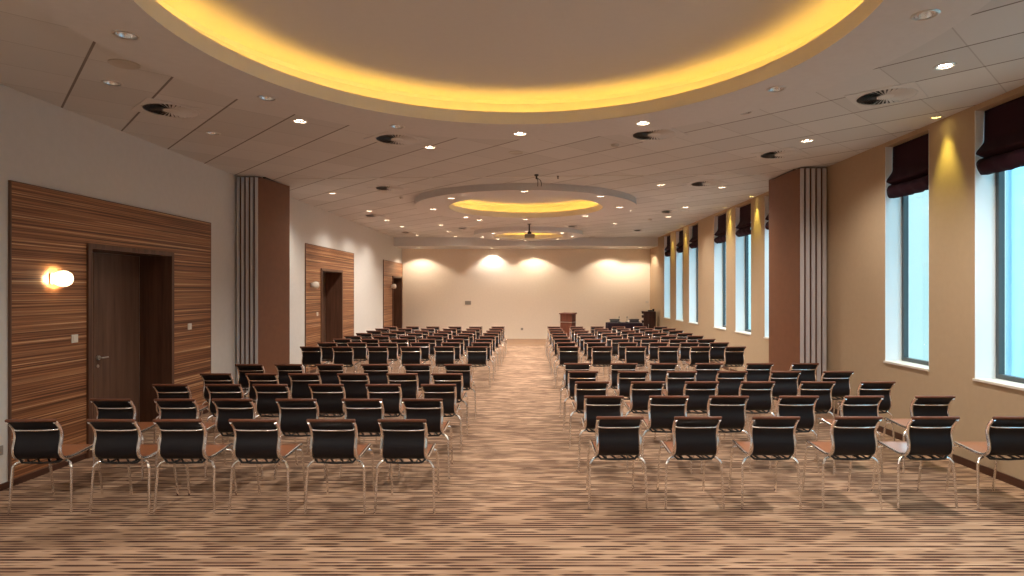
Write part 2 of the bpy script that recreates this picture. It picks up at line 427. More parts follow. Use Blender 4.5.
# ---------------------------------------------------------------- doors and wood panelling
PANELS = [(5.50, 8.93), (12.73, 16.19), (19.49, 22.37)]
for i, ((pa, pb), (da, db)) in enumerate(zip(PANELS, DOORS)):
    x1 = XL+.022
    root = empty('wood_wall_panel', (XL, pa, 0), label=['striped wood wall cladding around the nearest doorway, with the glowing wall lamp',
        'striped wood wall cladding around the middle doorway on the left wall', 'striped wood wall cladding around the farthest doorway in the left corner'][i],
        cat='wall panel', group='striped wood panels on the left wall')
    bm = bmesh.new()
    for y0, y1, z0, z1 in ((pa, da, .06, 2.80), (db, pb, .06, 2.80), (da, db, DZ, 2.80)): box(bm, 0, .022, y0-pa, y1-pa, z0, z1)
    finish('veneer_board', bm, 'zebra', root)
    bm = bmesh.new()
    box(bm, 0, .024, -.012, 0, .06, 2.812); box(bm, 0, .024, pb-pa, pb-pa+.012, .06, 2.812); box(bm, 0, .024, 0, pb-pa, 2.80, 2.812)
    for y0, y1 in ((0, da-pa), (db-pa, pb-pa)): box(bm, 0, .024, y0, y1, .059, .07)
    finish('edge_trim', bm, 'door', root)
    # frame lining the niche, leaf set back at its far side
    d = empty('door_%d' % (i+1), (XL, da, 0)); tagk(d, kind='structure')
    wd = db-da
    bm = bmesh.new()
    for y0, y1 in ((0, .055), (wd-.055, wd)): box(bm, -.38, .045, y0, y1, 0, DZ)
    box(bm, -.38, .045, .055, wd-.055, DZ-.055, DZ)
    finish('door_frame', bm, 'frame', d)
    sp = .66
    for k, (y0, y1) in enumerate(((.058, sp-.002), (sp+.002, wd-.058))):
        bm = bmesh.new(); box(bm, -.425, -.381, y0, y1, .008, DZ-.058, bev=.002)
        lf = finish('door_leaf', bm, 'door', d)
        if k == 1:
            bm = bmesh.new()
            lathe(bm, [(0, -.36), (.026, -.36), (.026, -.381)], 16, 0, (sp+.065, 1.0), 'X')
            lathe(bm, [(0, -.374), (.02, -.374), (.02, -.381)], 16, 0, (sp+.065, .90), 'X')
            tube(bm, [(-.365, sp+.065, 1.0), (-.325, sp+.065, 1.0), (-.318, sp+.08, 1.0), (-.318, sp+.155, 1.0)], .009, 8)
            finish('door_handle', bm, 'satin', lf, smooth=True)

def plate(name, loc, axis, w_, h_, m, label, cat, rocker=True, group=None):
    r = empty(name, loc, 0 if axis == 'Y' else PI/2, label=label, cat=cat, group=group)
    bm = bmesh.new(); box(bm, -w_/2, w_/2, -.012, 0, -h_/2, h_/2, bev=.003); finish('cover_plate', bm, m, r)
    bm = bmesh.new()
    if rocker == 'socket': lathe(bm, [(0, 0), (.022, 0), (.022, -.004), (0, -.004)], 16); [setattr(v, 'co', Vector((v.co.x, -.013+v.co.z*.5, v.co.y))) for v in bm.verts]; finish('socket_insert', bm, 'grey_plastic', r)
    else: box(bm, -w_*.32, w_*.32, -.017, -.012, -h_*.32, h_*.32, bev=.0015); finish('rocker', bm, m, r)
    return r
# on the left wall the plate faces +X: rotate the -Y facing plate by 90 degrees
def lplate(name, y, z, m, label, cat, kind=True, x=XL, group=None): return plate(name, (x, y, z), 'X', .085, .085, m, label, cat, kind, group)
lplate('light_switch', 6.255, 1.30, 'plastic', 'white light switch on the wood panel left of the nearest door', 'light switch', x=XL+.022, group='light switches beside the doors')
lplate('light_switch', 13.4, 1.28, 'plastic', 'white light switch on the wood panel beside the middle door', 'light switch', x=XL+.022, group='light switches beside the doors')
lplate('light_switch', 8.37, 1.30, 'plastic', 'white light switch on the wood panel right of the nearest door', 'light switch', x=XL+.022, group='light switches beside the doors')
lplate('wall_socket', 5.385, .36, 'grey_plastic', 'grey wall socket low on the white wall at the left edge', 'wall socket', 'socket')
lplate('wall_socket', 12.6, .36, 'grey_plastic', 'grey wall socket low on the white wall before the middle wood panel', 'wall socket', 'socket')
plate('wall_plate', ((468-CX)/F*YB, YB, 1.35), 'Y', .22, .14, 'grey_plastic', 'beige double control plate on the far cream wall', 'wall plate')
plate('wall_socket', ((522-CX)/F*YB, YB, .37), 'Y', .085, .085, 'grey_plastic', 'small grey wall socket low on the far wall at the end of the aisle', 'wall socket', 'socket')
plate('thermostat', ((647-CX)/F*YB, YB, 1.38), 'Y', .11, .085, 'plastic', 'small white thermostat on the far wall by the right corner', 'thermostat')

def sconce(y, z, lit, label):
    r = empty('wall_lamp', (XL+.022, y, z), label=label, cat='wall lamp', group='wall lamps on the wood panels')
    bm = bmesh.new(); box(bm, 0, .018, -.05, .05, -.055, .055, bev=.004); box(bm, .018, .06, -.014, .014, -.014, .014, bev=.003)
    finish('bracket', bm, 'satin', r)
    bm = bmesh.new()
    lathe(bm, [(.066, .040), (.078, .07), (.082, .10), (.079, .13), (.064, .158), (.036, .172), (0, .176)], 24, 0, (0, 0), 'X')
    finish('glass_shade', bm, 'opal_lit' if lit else 'opal', r, smooth=True)
    bm = bmesh.new(); lathe(bm, [(0, .062), (.014, .064), (.026, .085), (.026, .105), (.014, .125), (0, .127)], 16, 0, (0, 0), 'X')
    finish('bulb', bm, 'bulb_lit' if lit else 'opal', r, smooth=True)
sconce(5.98, 1.92, True, 'glowing opal glass wall lamp on the nearest wood panel')
sconce(13.02, 1.92, False, 'unlit opal glass wall lamp on the middle wood panel')
sconce(20.55, 1.95, False, 'unlit opal glass wall lamp on the farthest wood panel')

# ---------------------------------------------------------------- windows and blinds
wlab = {0: 'nearest window at the right edge', 1: 'second window, just before the folded partition', 2: 'window half hidden behind the right partition stack',
        3: 'first fully visible window beyond the right partition', 4: 'second fully visible window beyond the right partition', 5: 'first of the three farthest windows', 6: 'middle of the three farthest windows', 7: 'last window next to the far wall',
        8: 'unseen window beside the camera, added for daylight'}
for i, (a, b) in enumerate(WIN):
    wn = empty('window_%d' % (i+1), (XR, a, 0)); tagk(wn, kind='structure'); wd = b-a
    bm = bmesh.new(); X0, X1 = .205, .265
    for y0, y1, z0, z1 in ((.008, .050, WZ0, WZ1-.002), (wd-.050, wd-.008, WZ0, WZ1-.002), (.050, wd-.050, WZ0, WZ0+.05), (.050, wd-.050, WZ1-.06, WZ1-.002)): box(bm, X0, X1, y0, y1, z0+.001, z1)
    finish('window_frame', bm, 'frame_grey', wn)
    bm = bmesh.new(); box(bm, .232, .24, .048, wd-.048, WZ0+.048, WZ1-.058); finish('window_pane', bm, 'glass', wn)
    bm = bmesh.new()
    box(bm, .002, .30, 0, .008, WZ0+.004, WZ1); box(bm, .002, .30, wd-.008, wd, WZ0+.004, WZ1)
    finish('reveal_lining', bm, 'reveal', wn)
    bm = bmesh.new(); box(bm, -.018, .205, -.006, wd+.006, WZ0-.022, WZ0+.004, bev=.003); finish('window_sill', bm, 'plastic', wn)
    if i >= 8: continue
    # roman blind: flat cloth above, bunched folds at the bottom
    r = empty('roman_blind', (XR, (a+b)/2, WZ1), label='dark aubergine roman blind drawn up in the ' + wlab[i], cat='blind', group='roman blinds in the windows')
    hw = wd/2-.013
    prof = [(.095, -.006), (.092, -.12), (.09, -.22), (.088, -.31), (.055, -.37), (.016, -.42), (.006, -.445), (.04, -.462), (.085, -.48), (.04, -.505), (.008, -.545), (.014, -.60), (.045, -.638), (.075, -.648), (.09, -.635)]
    if i >= 3: prof = [(x, z*(1+.02*((i*37) % 5-2))) for x, z in prof]
    P = smoothpath([(x, 0, z) for x, z in prof], 4)
    bm = bmesh.new(); cols = []
    NS = 14
    for k in range(NS+1):
        y = -hw + 2*hw*k/NS; c = []
        for j, p in enumerate(P):
            q = min(1, max(0, (-p.z-.30)/.2))
            c.append(bm.verts.new((p.x + q*.012*abs(1)*math.sin(k*1.7+j*.35+i), y, p.z - q*.014*math.sin(PI*k/NS)+q*.004*math.sin(k*2.3+i))))
        cols.append(c)
    for a_, b_ in zip(cols, cols[1:]):
        for j in range(len(P)-1): bm.faces.new((a_[j], a_[j+1], b_[j+1], b_[j]))
    o = finish('fabric', bm, 'blind', r, smooth=True)
    sm = o.modifiers.new('thick', 'SOLIDIFY'); sm.thickness = .004; sm.offset = 1
    bm = bmesh.new(); box(bm, .10, .125, -hw, hw, -.03, -.002); finish('head_rail', bm, 'reveal', r)

# ---------------------------------------------------------------- folded partition stacks
def stack(near, far, side, n, yn, yf, xs, xf, grp):
    """n panels standing side by side from the wall inward; near edge at yn, far edge at yf"""
    for k in range(n):
        x0, x1 = xs[0]+(xs[1]-xs[0])*k/n, xs[0]+(xs[1]-xs[0])*(k+1)/n
        f0, f1 = xf[0]+(xf[1]-xf[0])*k/n, xf[0]+(xf[1]-xf[0])*(k+1)/n
        g = .014*(1 if x1 > x0 else -1)
        which = ['outermost, turned to the room', 'second from the room side', 'middle one of the stack', 'second from the wall', 'against the wall'][n-1-k]
        r = empty('partition_panel', (0, 0, 0), label='brown folding partition panel of the %s stack, %s' % (side, which), cat='partition panel', group=grp)
        r.location = (x0, yn, 0)
        Pn = lambda x, y: (x-r.location.x, y-yn)
        bm = bmesh.new(); prism(bm, [Pn(x0+g, yn+.02), Pn(x1-g*.2, yn+.02), Pn(f1-g*.2, yf), Pn(f0+g, yf)], .012, ZC-.022); finish('leaf', bm, 'panel_face', r)
        bm = bmesh.new(); m_ = (x0+g+x1)/2
        prism(bm, [Pn(x0+g*1.5, yn), Pn(x0+g*1.5, yn+.0195), Pn(x1-g*.6, yn+.0195), Pn(x1-g*.6, yn)], .012, ZC-.026)
        prism(bm, [Pn(m_-g*1.2, yn-.008), Pn(m_-g*1.2, yn), Pn(m_+g*1.2, yn), Pn(m_+g*1.2, yn-.008)], .03, ZC-.08)
        finish('edge_profile', bm, 'brushed', r)
        bm = bmesh.new(); ym = (yn+yf)/2; xm = (x0+x1+f0+f1)/4
        box(bm, xm-x0-.02, xm-x0+.02, ym-yn-.3, ym-yn+.3, ZC-.0215, ZC-.0005); finish('hanger', bm, 'black', r)
stack(None, None, 'left', 5, 9.71, 10.58, (XL+.005, -4.402), (XL+.06, -4.235), 'left folded partition')
stack(None, None, 'right', 5, 9.01, 10.02, (XR-.005, 4.055), (XR-.005, 3.985), 'right folded partition')
bm = bmesh.new(); y0, y1 = 10.02, 9.59
tx0, tx1 = -4.0, 3.9
v = prism(bm, [(tx0, y0-.02), (tx1, y1-.02), (tx1, y1+.02), (tx0, y0+.02)], ZC-.006, ZC+.002)
tagk(finish('ceiling_track', bm, 'satin'), 'thin metal sliding track across the ceiling between the folded partitions', 'ceiling track')

# ---------------------------------------------------------------- ceiling fittings
def rings_room(x, y):
    if y < 9.2: return 'near part of the ceiling'
    return 'far part of the ceiling'
def place_label(x, y, z, st, idx):
    return None
dl_meshes = {}
def dl_mesh(st):
    if st in dl_meshes: return dl_meshes[st]
    r = rad(st)
    b1 = bmesh.new(); lathe(b1, [(r-.004, .002), (r-.003, -.004), (r+.004, -.008), (r+.014, -.006), (r+.017, 0)], 24)
    t = finish('trim_ring', b1, 'satin' if st in (0, 2) else 'plastic', smooth=True)
    b2 = bmesh.new(); lathe(b2, [(r-.003, 0), (r-.012, .03), (r*.55, .062), (r*.5, .08), (0, .08)], 24)
    c = finish('reflector', b2, 'chrome' if st != 0 else 'chrome', smooth=True)
    b3 = bmesh.new(); zz = {0: .06, 1: .012, 2: .012, 3: .012, 4: .012, 5: .012}[st]; rr = {0: r*.42, 1: r*.80, 2: r*.85, 3: r*.8, 4: r*.8, 5: r*.8}[st]
    lathe(b3, [(0, zz), (rr*.7, zz+.002), (rr, zz+.008), (rr, zz+.016), (0, zz+.016)], 20)
    l = finish('lamp', b3, {0: 'sensor', 1: 'lamp', 2: 'lamp_hot', 3: 'lamp_yellow', 4: 'lamp', 5: 'lamp'}[st], smooth=True)
    dl_meshes[st] = (t, c, l)
    res = (t.data, c.data, l.data)
    for o in (t, c, l): bpy.data.objects.remove(o)
    dl_meshes[st] = res
    return res
spot_data = {}
def spot_for(st):
    if st in spot_data: return spot_data[st]
    d = bpy.data.lights.new('spot', 'SPOT'); d.shadow_soft_size = .05
    if st == 3: d.energy = 58; d.color = (1.0, .86, .16); d.spot_size = math.radians(48); d.spot_blend = .7
    elif st == 5: d.energy = SPOT*.6; d.color = (1.0, .84, .66); d.spot_size = math.radians(128); d.spot_blend = .3
    elif st == 4: d.energy = SPOT*.6; d.color = SPOT_COL; d.spot_size = math.radians(120); d.spot_blend = .5
    else: d.energy = SPOT * (2.0 if st == 2 else 1); d.color = SPOT_COL; d.spot_size = math.radians(140); d.spot_blend = .9
    spot_data[st] = d; return d

# readable places for the ceiling lights
def side_words(x): return 'left' if x < -.25 else ('right' if x > .25 else 'centre')
def ring_of(x, y):
    for i, (cx, cy, ri, ro) in enumerate(RINGS):
        if math.hypot(x-cx, y-cy) < ro: return i
    return None
RN = ['largest ceiling ring', 'middle ceiling ring', 'farthest ceiling ring']
keys = {}
for j, (x, y, z, st) in enumerate(lights):
    if y < 3: key = ('behind',)
    elif z == ZR: key = ('ring', ring_of(x, y))
    elif z == ZS: key = ('soffit',)
    elif st == 3: key = ('pier',)
    elif x < -3.2: key = ('row', 'leftmost row of ceiling spots')
    elif x > 3.2: key = ('row', 'rightmost row of ceiling spots')
    elif x < 0: key = ('row', 'left inner ceiling spots')
    else: key = ('row', 'right inner ceiling spots')
    keys.setdefault(key, []).append(j)
lab = {}
for key, js in keys.items():
    if key[0] == 'ring':
        i = key[1]; cx, cy, ri, ro = RINGS[i] if i is not None else (0, 0, 0, 0)
        if i is None: i = 0
        js.sort(key=lambda j: math.atan2(lights[j][1]-cy, -(lights[j][0]-cx)) % (2*PI))
        names = {0: 7, 1: 8, 2: 8}
        for q, j in enumerate(js):
            lab[j] = 'recessed spot in the %s rim, %s clockwise from its left end' % (RN[i], ORD[q % 12] if q < 12 else 'last')
    else:
        js.sort(key=(lambda j: lights[j][0]) if key[0] == 'soffit' else (lambda j: lights[j][1]))
        for q, j in enumerate(js):
            o_ = ORD[q] if q < 12 else 'last'
            if key[0] == 'soffit': lab[j] = 'spot washing the far wall, %s from the left in the lowered ceiling strip' % o_
            elif key[0] == 'pier': lab[j] = 'small yellow spot over a tan pier by the windows, %s from the camera' % o_
            elif key[0] == 'behind': lab[j] = 'round recessed ceiling spot above the camera, %s in line' % o_
            else: lab[j] = 'recessed spot, %s from the camera among the %s' % (o_, key[1])
for j, (x, y, z, st) in enumerate(lights):
    l_ = lab[j]
    pre = 'unlit ' if st == 0 else ('dazzling ' if st == 2 else 'lit ')
    r = empty('recessed_spotlight', (x, y, z), label=pre + l_, cat='ceiling light', group='recessed ceiling spotlights')
    for nm, me in zip(('trim_ring', 'reflector', 'lamp'), dl_mesh(st)):
        o = bpy.data.objects.new(nm, me); C.objects.link(o); o.parent = r
    if st and not (20 < y < 21):
        s = bpy.data.objects.new('spot', spot_for(st)); C.objects.link(s); s.parent = r
        s.location = (0, 0, -.015)
        if st == 3: s.rotation_euler = (0, math.radians(-4), 0)

# swirl air diffusers: square plate turned with the tiles, round slotted face
VENTS = [(171,110),(397,139),(390,188),(886,96),(654,134),(780,154),(706,183.3),(376,215.5),(672,211.3),(467,228),(642,230),(577,226),(410,232.5),(595,237)]
VL = ['near the left wall, ahead of the first wood panel', 'in front of the near ring, left of the aisle', 'above the left partition stack', 'closest one on the right, by the bright spot',
      'in front of the near ring, right of the aisle', 'just before the right partition stack', 'just beyond the right partition stack', 'by the left wall near the middle door',
      'by the right windows beyond the partition', 'left of the gap between the far rings', 'by the farthest windows', 'right of the gap between the far rings', 'by the left wall near the farthest door', 'right of the farthest ring']
b1 = bmesh.new()
sq = .29
# plate with round hole
es = []
vs = [b1.verts.new((x*sq, y*sq, -.005)) for x, y in ((-1,-1),(1,-1),(1,1),(-1,1))]
for k in range(4): es.append(b1.edges.new((vs[k], vs[(k+1) % 4])))
vs = [b1.verts.new((.262*math.cos(2*PI*k/48), .262*math.sin(2*PI*k/48), -.005)) for k in range(48)]
for k in range(48): es.append(b1.edges.new((vs[k], vs[(k+1) % 48])))
bmesh.ops.triangle_fill(b1, edges=es, use_beauty=True, normal=(0, 0, -1))
lathe(b1, [(.262, -.005), (.258, -.010), (.250, -.010), (.248, -.001)], 48)
for k in range(4):
    a = k*PI/2; 
    vv = [b1.verts.new(Matrix.Rotation(a, 3, 'Z') @ Vector(p)) for p in ((-sq, -sq, -.005), (sq, -sq, -.005), (sq, -sq, 0), (-sq, -sq, 0))]; b1.faces.new(vv)
t = finish('face_plate', b1, 'plaster')
b2 = bmesh.new()
lathe(b2, [(.249, -.0015), (0, -.0015)], 48)
bk = finish('slot_backing', b2, 'dark')
b3 = bmesh.new(); nb = 36
for k in range(nb):
    a = 2*PI*k/nb; R_ = Matrix.Rotation(a, 3, 'Z')
    pts = [(.075, -.007, -.003), (.075, .006, -.010), (.248, .010, -.0125), (.248, -.012, -.003)]
    vv = [b3.verts.new(R_ @ Vector(p)) for p in pts]; b3.faces.new(vv)
    vv = [b3.verts.new(R_ @ (Vector(p)+Vector((0, .0015, .0012)))) for p in pts]; b3.faces.new(vv[::-1])
lathe(b3, [(0, -.0125), (.07, -.0125), (.078, -.010), (.078, -.002)], 32)
bl = finish('swirl_blades', b3, 'cove')
vm = [(o.name, o.data) for o in (t, bk, bl)]
for o in (t, bk, bl): bpy.data.objects.remove(o)
for k, (px, py) in enumerate(VENTS):
    x, y = proj(px, py)
    r = empty('swirl_air_diffuser', (x, y, ZC-.0012), math.radians(-43), label='swirl air vent ' + VL[k], cat='air vent', group='swirl air vents in the ceiling')
    for nm, me in zip(('face_plate', 'slot_backing', 'swirl_blades'), [q[1] for q in vm]):
        o = bpy.data.objects.new(nm, me); C.objects.link(o); o.parent = r
# ceiling loudspeakers and sprinklers
for k, (px, py, r_, nm, lb, cat) in enumerate([(124.5, 64, .115, 'ceiling_speaker', 'round flush ceiling loudspeaker near the top left by the large ring', 'ceiling speaker'),
        (516, 152.5, .10, 'ceiling_speaker', 'round flush ceiling loudspeaker above the aisle before the middle ring', 'ceiling speaker'),
        (615, 144.5, .05, 'smoke_detector', 'small round smoke detector right of the aisle beside the air vent', 'smoke detector'),
        (558, 176, .022, 'sprinkler', 'small dark sprinkler head before the middle ring', 'sprinkler'),
        (401, 197, .03, 'smoke_detector', 'small round smoke detector left of the middle ring', 'smoke detector'),
        (685, 198, .2, 'ceiling_speaker', 'pale ceiling vent panel as a plain round disc, right of the middle ring', 'ceiling speaker'),  # this disc stands for a pale vent panel, not a loudspeaker
        (650, 219, .05, 'smoke_detector', 'small round smoke detector ahead of the farthest windows', 'smoke detector')]):
    x, y = proj(px, py); bm = bmesh.new()
    if nm == 'sprinkler': lathe(bm, [(.022, 0), (.02, -.006), (.008, -.01), (.008, -.035), (.018, -.04), (.018, -.043), (0, -.043)], 16)
    elif nm == 'smoke_detector': lathe(bm, [(r_, 0), (r_, -.014), (r_*.8, -.03), (r_*.5, -.036), (0, -.036)], 24)
    else: lathe(bm, [(r_, 0), (r_, -.004), (r_*.93, -.007), (r_*.9, -.005), (0, -.006)], 32)
    tagk(finish(nm, bm, 'black' if nm == 'sprinkler' else ('plaster' if r_ > .15 else 'sensor'), smooth=True, loc=(x, y, ZC)), lb, cat)
# projector mount with no projector, and the projector
x, y = proj(536.5, 174.5)
r = empty('projector_mount', (x, y, ZC), label='empty black projector bracket with dangling cables on the ceiling before the middle ring', cat='projector mount')
bm = bmesh.new(); lathe(bm, [(0, -.001), (.035, -.001), (.035, -.02), (.015, -.03), (.015, -.075), (0, -.075)], 16); finish('ceiling_plate', bm, 'black', r, smooth=True)
for k, dx in enumerate((.0, .055)):
    bm = bmesh.new(); tube(bm, smoothpath([(.01, 0, -.06), (.02+dx*.7, 0, -.09), (.022+dx, .01, -.14), (.02+dx, .0, -.19)], 4), .006, 6); finish('cable', bm, 'black', r, smooth=True)
x, y = -.02, 16.75
r = empty('projector', (x, y, ZC), label='grey projector hanging from a black pole between the middle and farthest ceiling rings', cat='projector')
bm = bmesh.new(); lathe(bm, [(0, -.001), (.06, -.001), (.06, -.012), (.02, -.02), (.02, -.25), (0, -.25)], 16); finish('pole', bm, 'black', r, smooth=True)
bm = bmesh.new(); box(bm, -.05, .06, -.05, .05, -.29, -.22, bev=.008); finish('tilt_bracket', bm, 'black', r)
bm = bmesh.new(); box(bm, -.13, .15, -.13, .12, -.40, -.29, bev=.015); b_ = finish('housing', bm, 'grey_plastic', r)
bm = bmesh.new(); lathe(bm, [(0, 0), (.035, 0), (.04, .03), (0, .03)], 20)
for v in bm.verts: v.co = Vector((v.co.x-.05, .12+v.co.z, v.co.y-.345))
finish('lens', bm, 'black', b_, smooth=True)

# ---------------------------------------------------------------- chairs
PROF = smoothpath([(0, .215, .426), (0, .205, .450), (0, .15, .456), (0, 0, .445), (0, -.12, .438), (0, -.19, .444), (0, -.234, .466), (0, -.254, .502), (0, -.254, .55), (0, -.238, .61), (0, -.239, .66), (0, -.264, .715), (0, -.314, .766)], 4)
def strip(bm, path, x0, x1, th, mi_front, mi_back, ny=6):
    """sling: thickness th on the under/back side of the path"""
    n = len(path); A = []; B = []
    for i, p in enumerate(path):
        t = (path[min(i+1, n-1)]-path[max(i-1, 0)]).normalized()
        nr = Vector((0, -t.z, t.y))            # toward the under/back side
        A.append([bm.verts.new((x0+(x1-x0)*k/ny, p.y, p.z)) for k in range(ny+1)])
        B.append([bm.verts.new((x0+(x1-x0)*k/ny, p.y+nr.y*th, p.z+nr.z*th)) for k in range(ny+1)])
    def q(a, b, c, d, m): bm.faces.new((a, b, c, d)).material_index = m
    for i in range(n-1):
        for k in range(ny):
            q(A[i][k], A[i][k+1], A[i+1][k+1], A[i+1][k], mi_front)
            q(B[i][k], B[i+1][k], B[i+1][k+1], B[i][k+1], mi_back)
        q(A[i][0], A[i+1][0], B[i+1][0], B[i][0], mi_back); q(A[i][ny], B[i][ny], B[i+1][ny], A[i+1][ny], mi_back)
    for k in range(ny):
        q(A[0][k], B[0][k], B[0][k+1], A[0][k+1], mi_front); q(A[-1][k], A[-1][k+1], B[-1][k+1], B[-1][k], mi_back)
split = 17
def p_seat(bm): strip(bm, PROF[:split+1], -.163, .163, .010, 0, 1)
def p_back(bm): strip(bm, PROF[split:], -.163, .163, .010, 0, 1)
def p_roll(bm):
    e = PROF[-1]; prof = [(0, -.192), (.008, -.192), (.0125, -.186), (.0125, .186), (.008, .192), (0, .192)]
    lathe(bm, prof, 12, 0, (e.y-.004, e.z+.006), 'X')
def p_rail(bm, s): tube(bm, [(s*.178, p.y, p.z-.004) for p in PROF[:-1]] + [(s*.178, PROF[-1].y, PROF[-1].z-.008)], .01, 8, flat=(.0125, .014))
def p_stretch(bm):
    tube(bm, smoothpath([(-.172, -.250, .690), (-.14, -.275, .686), (0, -.283, .685), (.14, -.275, .686), (.172, -.250, .690)], 3), .0075, 8)
def p_under(bm):
    tube(bm, [(-.165, -.205, .437), (-.14, -.215, .412), (0, -.218, .408), (.14, -.215, .412), (.165, -.205, .437)], .009, 8)
    for x in (-.09, -.01, .07, .14): tube(bm, [(x, -.21, .410), (x-.045, -.17, .436)], .0075, 6)
    tube(bm, [(-.17, .12, .428), (0, .12, .418), (.17, .12, .428)], .008, 6)
    for x in (-.09, .09): tube(bm, [(x, -.21, .410), (x, .12, .420)], .007, 6)
def leg_rear(bm, s): tube(bm, smoothpath([(s*.165, -.165, .412), (s*.20, -.18, .404), (s*.224, -.197, .374), (s*.229, -.20, .325), (s*.240, -.22, .0)], 5), .0103, 8)
def leg_front(bm, s): tube(bm, smoothpath([(s*.165, .12, .425), (s*.19, .14, .416), (s*.20, .16, .383), (s*.202, .17, .33), (s*.206, .225, .0)], 5), .0103, 8)
def p_cross(bm, s): pass
def make_chair():
    r = empty('conference_chair')
    def part(name, fn, mats, *a):
        bm = bmesh.new(); fn(bm, *a); return finish(name, bm, mats, r, smooth=True)
    part('seat', p_seat, ['leather', 'back_black']); part('backrest', p_back, ['leather', 'back_black'])
    part('top_roll', p_roll, 'leather_edge')
    for s in (-1, 1): part('side_rail', p_rail, 'chrome', s)
    part('back_stretcher', p_stretch, 'chrome'); part('underframe', p_under, 'black')
    for s in (-1, 1): part('leg', leg_rear, 'chrome', s); part('leg', leg_front, 'chrome', s)
    return r
def make_far_chair():
    bm = bmesh.new()
    def add(fn, remap, *a):
        t = bmesh.new(); fn(t, *a)
        for f in t.faces: f.material_index = remap[f.material_index]
        me = bpy.data.meshes.new('t'); t.to_mesh(me); t.free(); bm.from_mesh(me); bpy.data.meshes.remove(me)
    add(p_seat, (0, 1)); add(p_back, (0, 1)); add(p_roll, (3,)); add(p_stretch, (2,)); add(p_under, (1,))
    for s in (-1, 1): add(p_rail, (2,), s); add(leg_rear, (2,), s); add(leg_front, (2,), s)
    return finish('conference_chair', bm, ['leather', 'back_black', 'chrome', 'leather_edge'], smooth=True)
proto = make_chair(); far_proto = make_far_chair(); used = [False, False]
K = F*(EYE-.786)
# near rows: top-edge height and chair centres read off the photograph
near = {
 'left': [(420.7, [31, 111, 177.5, 253, 331, 402]), (400, [110.5, 174.5, 232, 296, 362, 422]), (385.2, [170, 223, 270, 326, 383, 438.5]),
          (374.3, [215.6, 261, 304, 352.5, 402, 447]), (365, [249, 288.5, 329.5, 375, 417, 457.7])],
 'right': [(418, [620, 698, 776, 858.5, 935.5, 1017]), (397, [604, 669, 729, 799, 864, 935]), (382.5, [592, 648, 702, 758, 818, 878]),
           (372, [583, 633, 682, 732.5, 786, 838.5]), (364, [577.5, 624, 663.6, 709, 760, 805.3])]}
row_y = [10.95+.87*k for k in range(8)]
TOPY = .316
def chair_at(x, ytop, rz, label, far=False):
    if far:
        o = far_proto if not used[1] else far_proto.copy()
        if used[1]: C.objects.link(o)
        used[1] = True
    else:
        o = proto if not used[0] else copy_tree(proto)
        used[0] = True
    o.location = (x-TOPY*math.sin(rz), ytop+TOPY*math.cos(rz), 0); o.rotation_euler.z = rz
    tagk(o, label, 'chair', 'chairs set out in rows')
    return o
side_ord = ['nearest the aisle', 'second from the aisle', 'third from the aisle', 'fourth from the aisle', 'fifth from the aisle', 'farthest from the aisle']
for side in ('left', 'right'):
    for i, (ty, xs) in enumerate(near[side]):
        Y = K/((ty-CY)*.985)
        for j, px in enumerate(xs):
            n = 5-j if side == 'left' else j
            jit = random.uniform(-.025, .025)
            if side == 'left' and i == 0 and j == 0: jit = .06
            rn = ['row closest to the camera', 'second row', 'third row', 'fourth row', 'fifth row'][i]
            chair_at((px-CX)/F*Y, Y, jit, 'black-backed chair %s, %s, near %s block' % (side_ord[n], rn, side), False)
    for i, Y in enumerate(row_y):
        for j in range(6):
            n = 5-j if side == 'left' else j
            x = (-.975-.607*n) if side == 'left' else (.70+.607*n)
            if side == 'left': x += .007*i
            chair_at(x+random.uniform(-.02, .02), Y+random.uniform(-.03, .03), random.uniform(-.04, .04),
                     'distant black-backed chair %s, %s row of the far %s block' % (side_ord[n], ORD[i] if i < 7 else 'last', side), i > 2)

# ---------------------------------------------------------------- far end furniture
r = empty('lectern', ((568-CX)/F*18.9, 18.9, 0), math.radians(-30), label='reddish brown wooden lectern standing by the aisle before the far wall', cat='lectern')
bm = bmesh.new(); box(bm, -.20, .20, -.15, .15, .04, .80, bev=.006); finish('base_cabinet', bm, 'mahogany', r)
bm = bmesh.new(); box(bm, -.235, .235, -.195, .195, 0, .04, bev=.006); finish('plinth', bm, 'mahogany', r)
bm = bmesh.new(); box(bm, -.215, .215, -.165, .165, .80, .825, bev=.002); finish('metal_band', bm, 'satin', r)
bm = bmesh.new(); box(bm, -.20, .20, -.15, .15, .825, 1.06, bev=.004); finish('upper_cabinet', bm, 'mahogany', r)
bm = bmesh.new(); prism(bm, [(-.225, -.185), (.225, -.185), (.225, .185), (-.225, .185)], 1.06, 1.09)
for v in bm.verts: v.co.z += (-v.co.y+.21)*-.0+(.02 if v.co.y > 0 else 0) if v.co.z > 1.07 else 0
finish('reading_top', bm, 'mahogany', r)

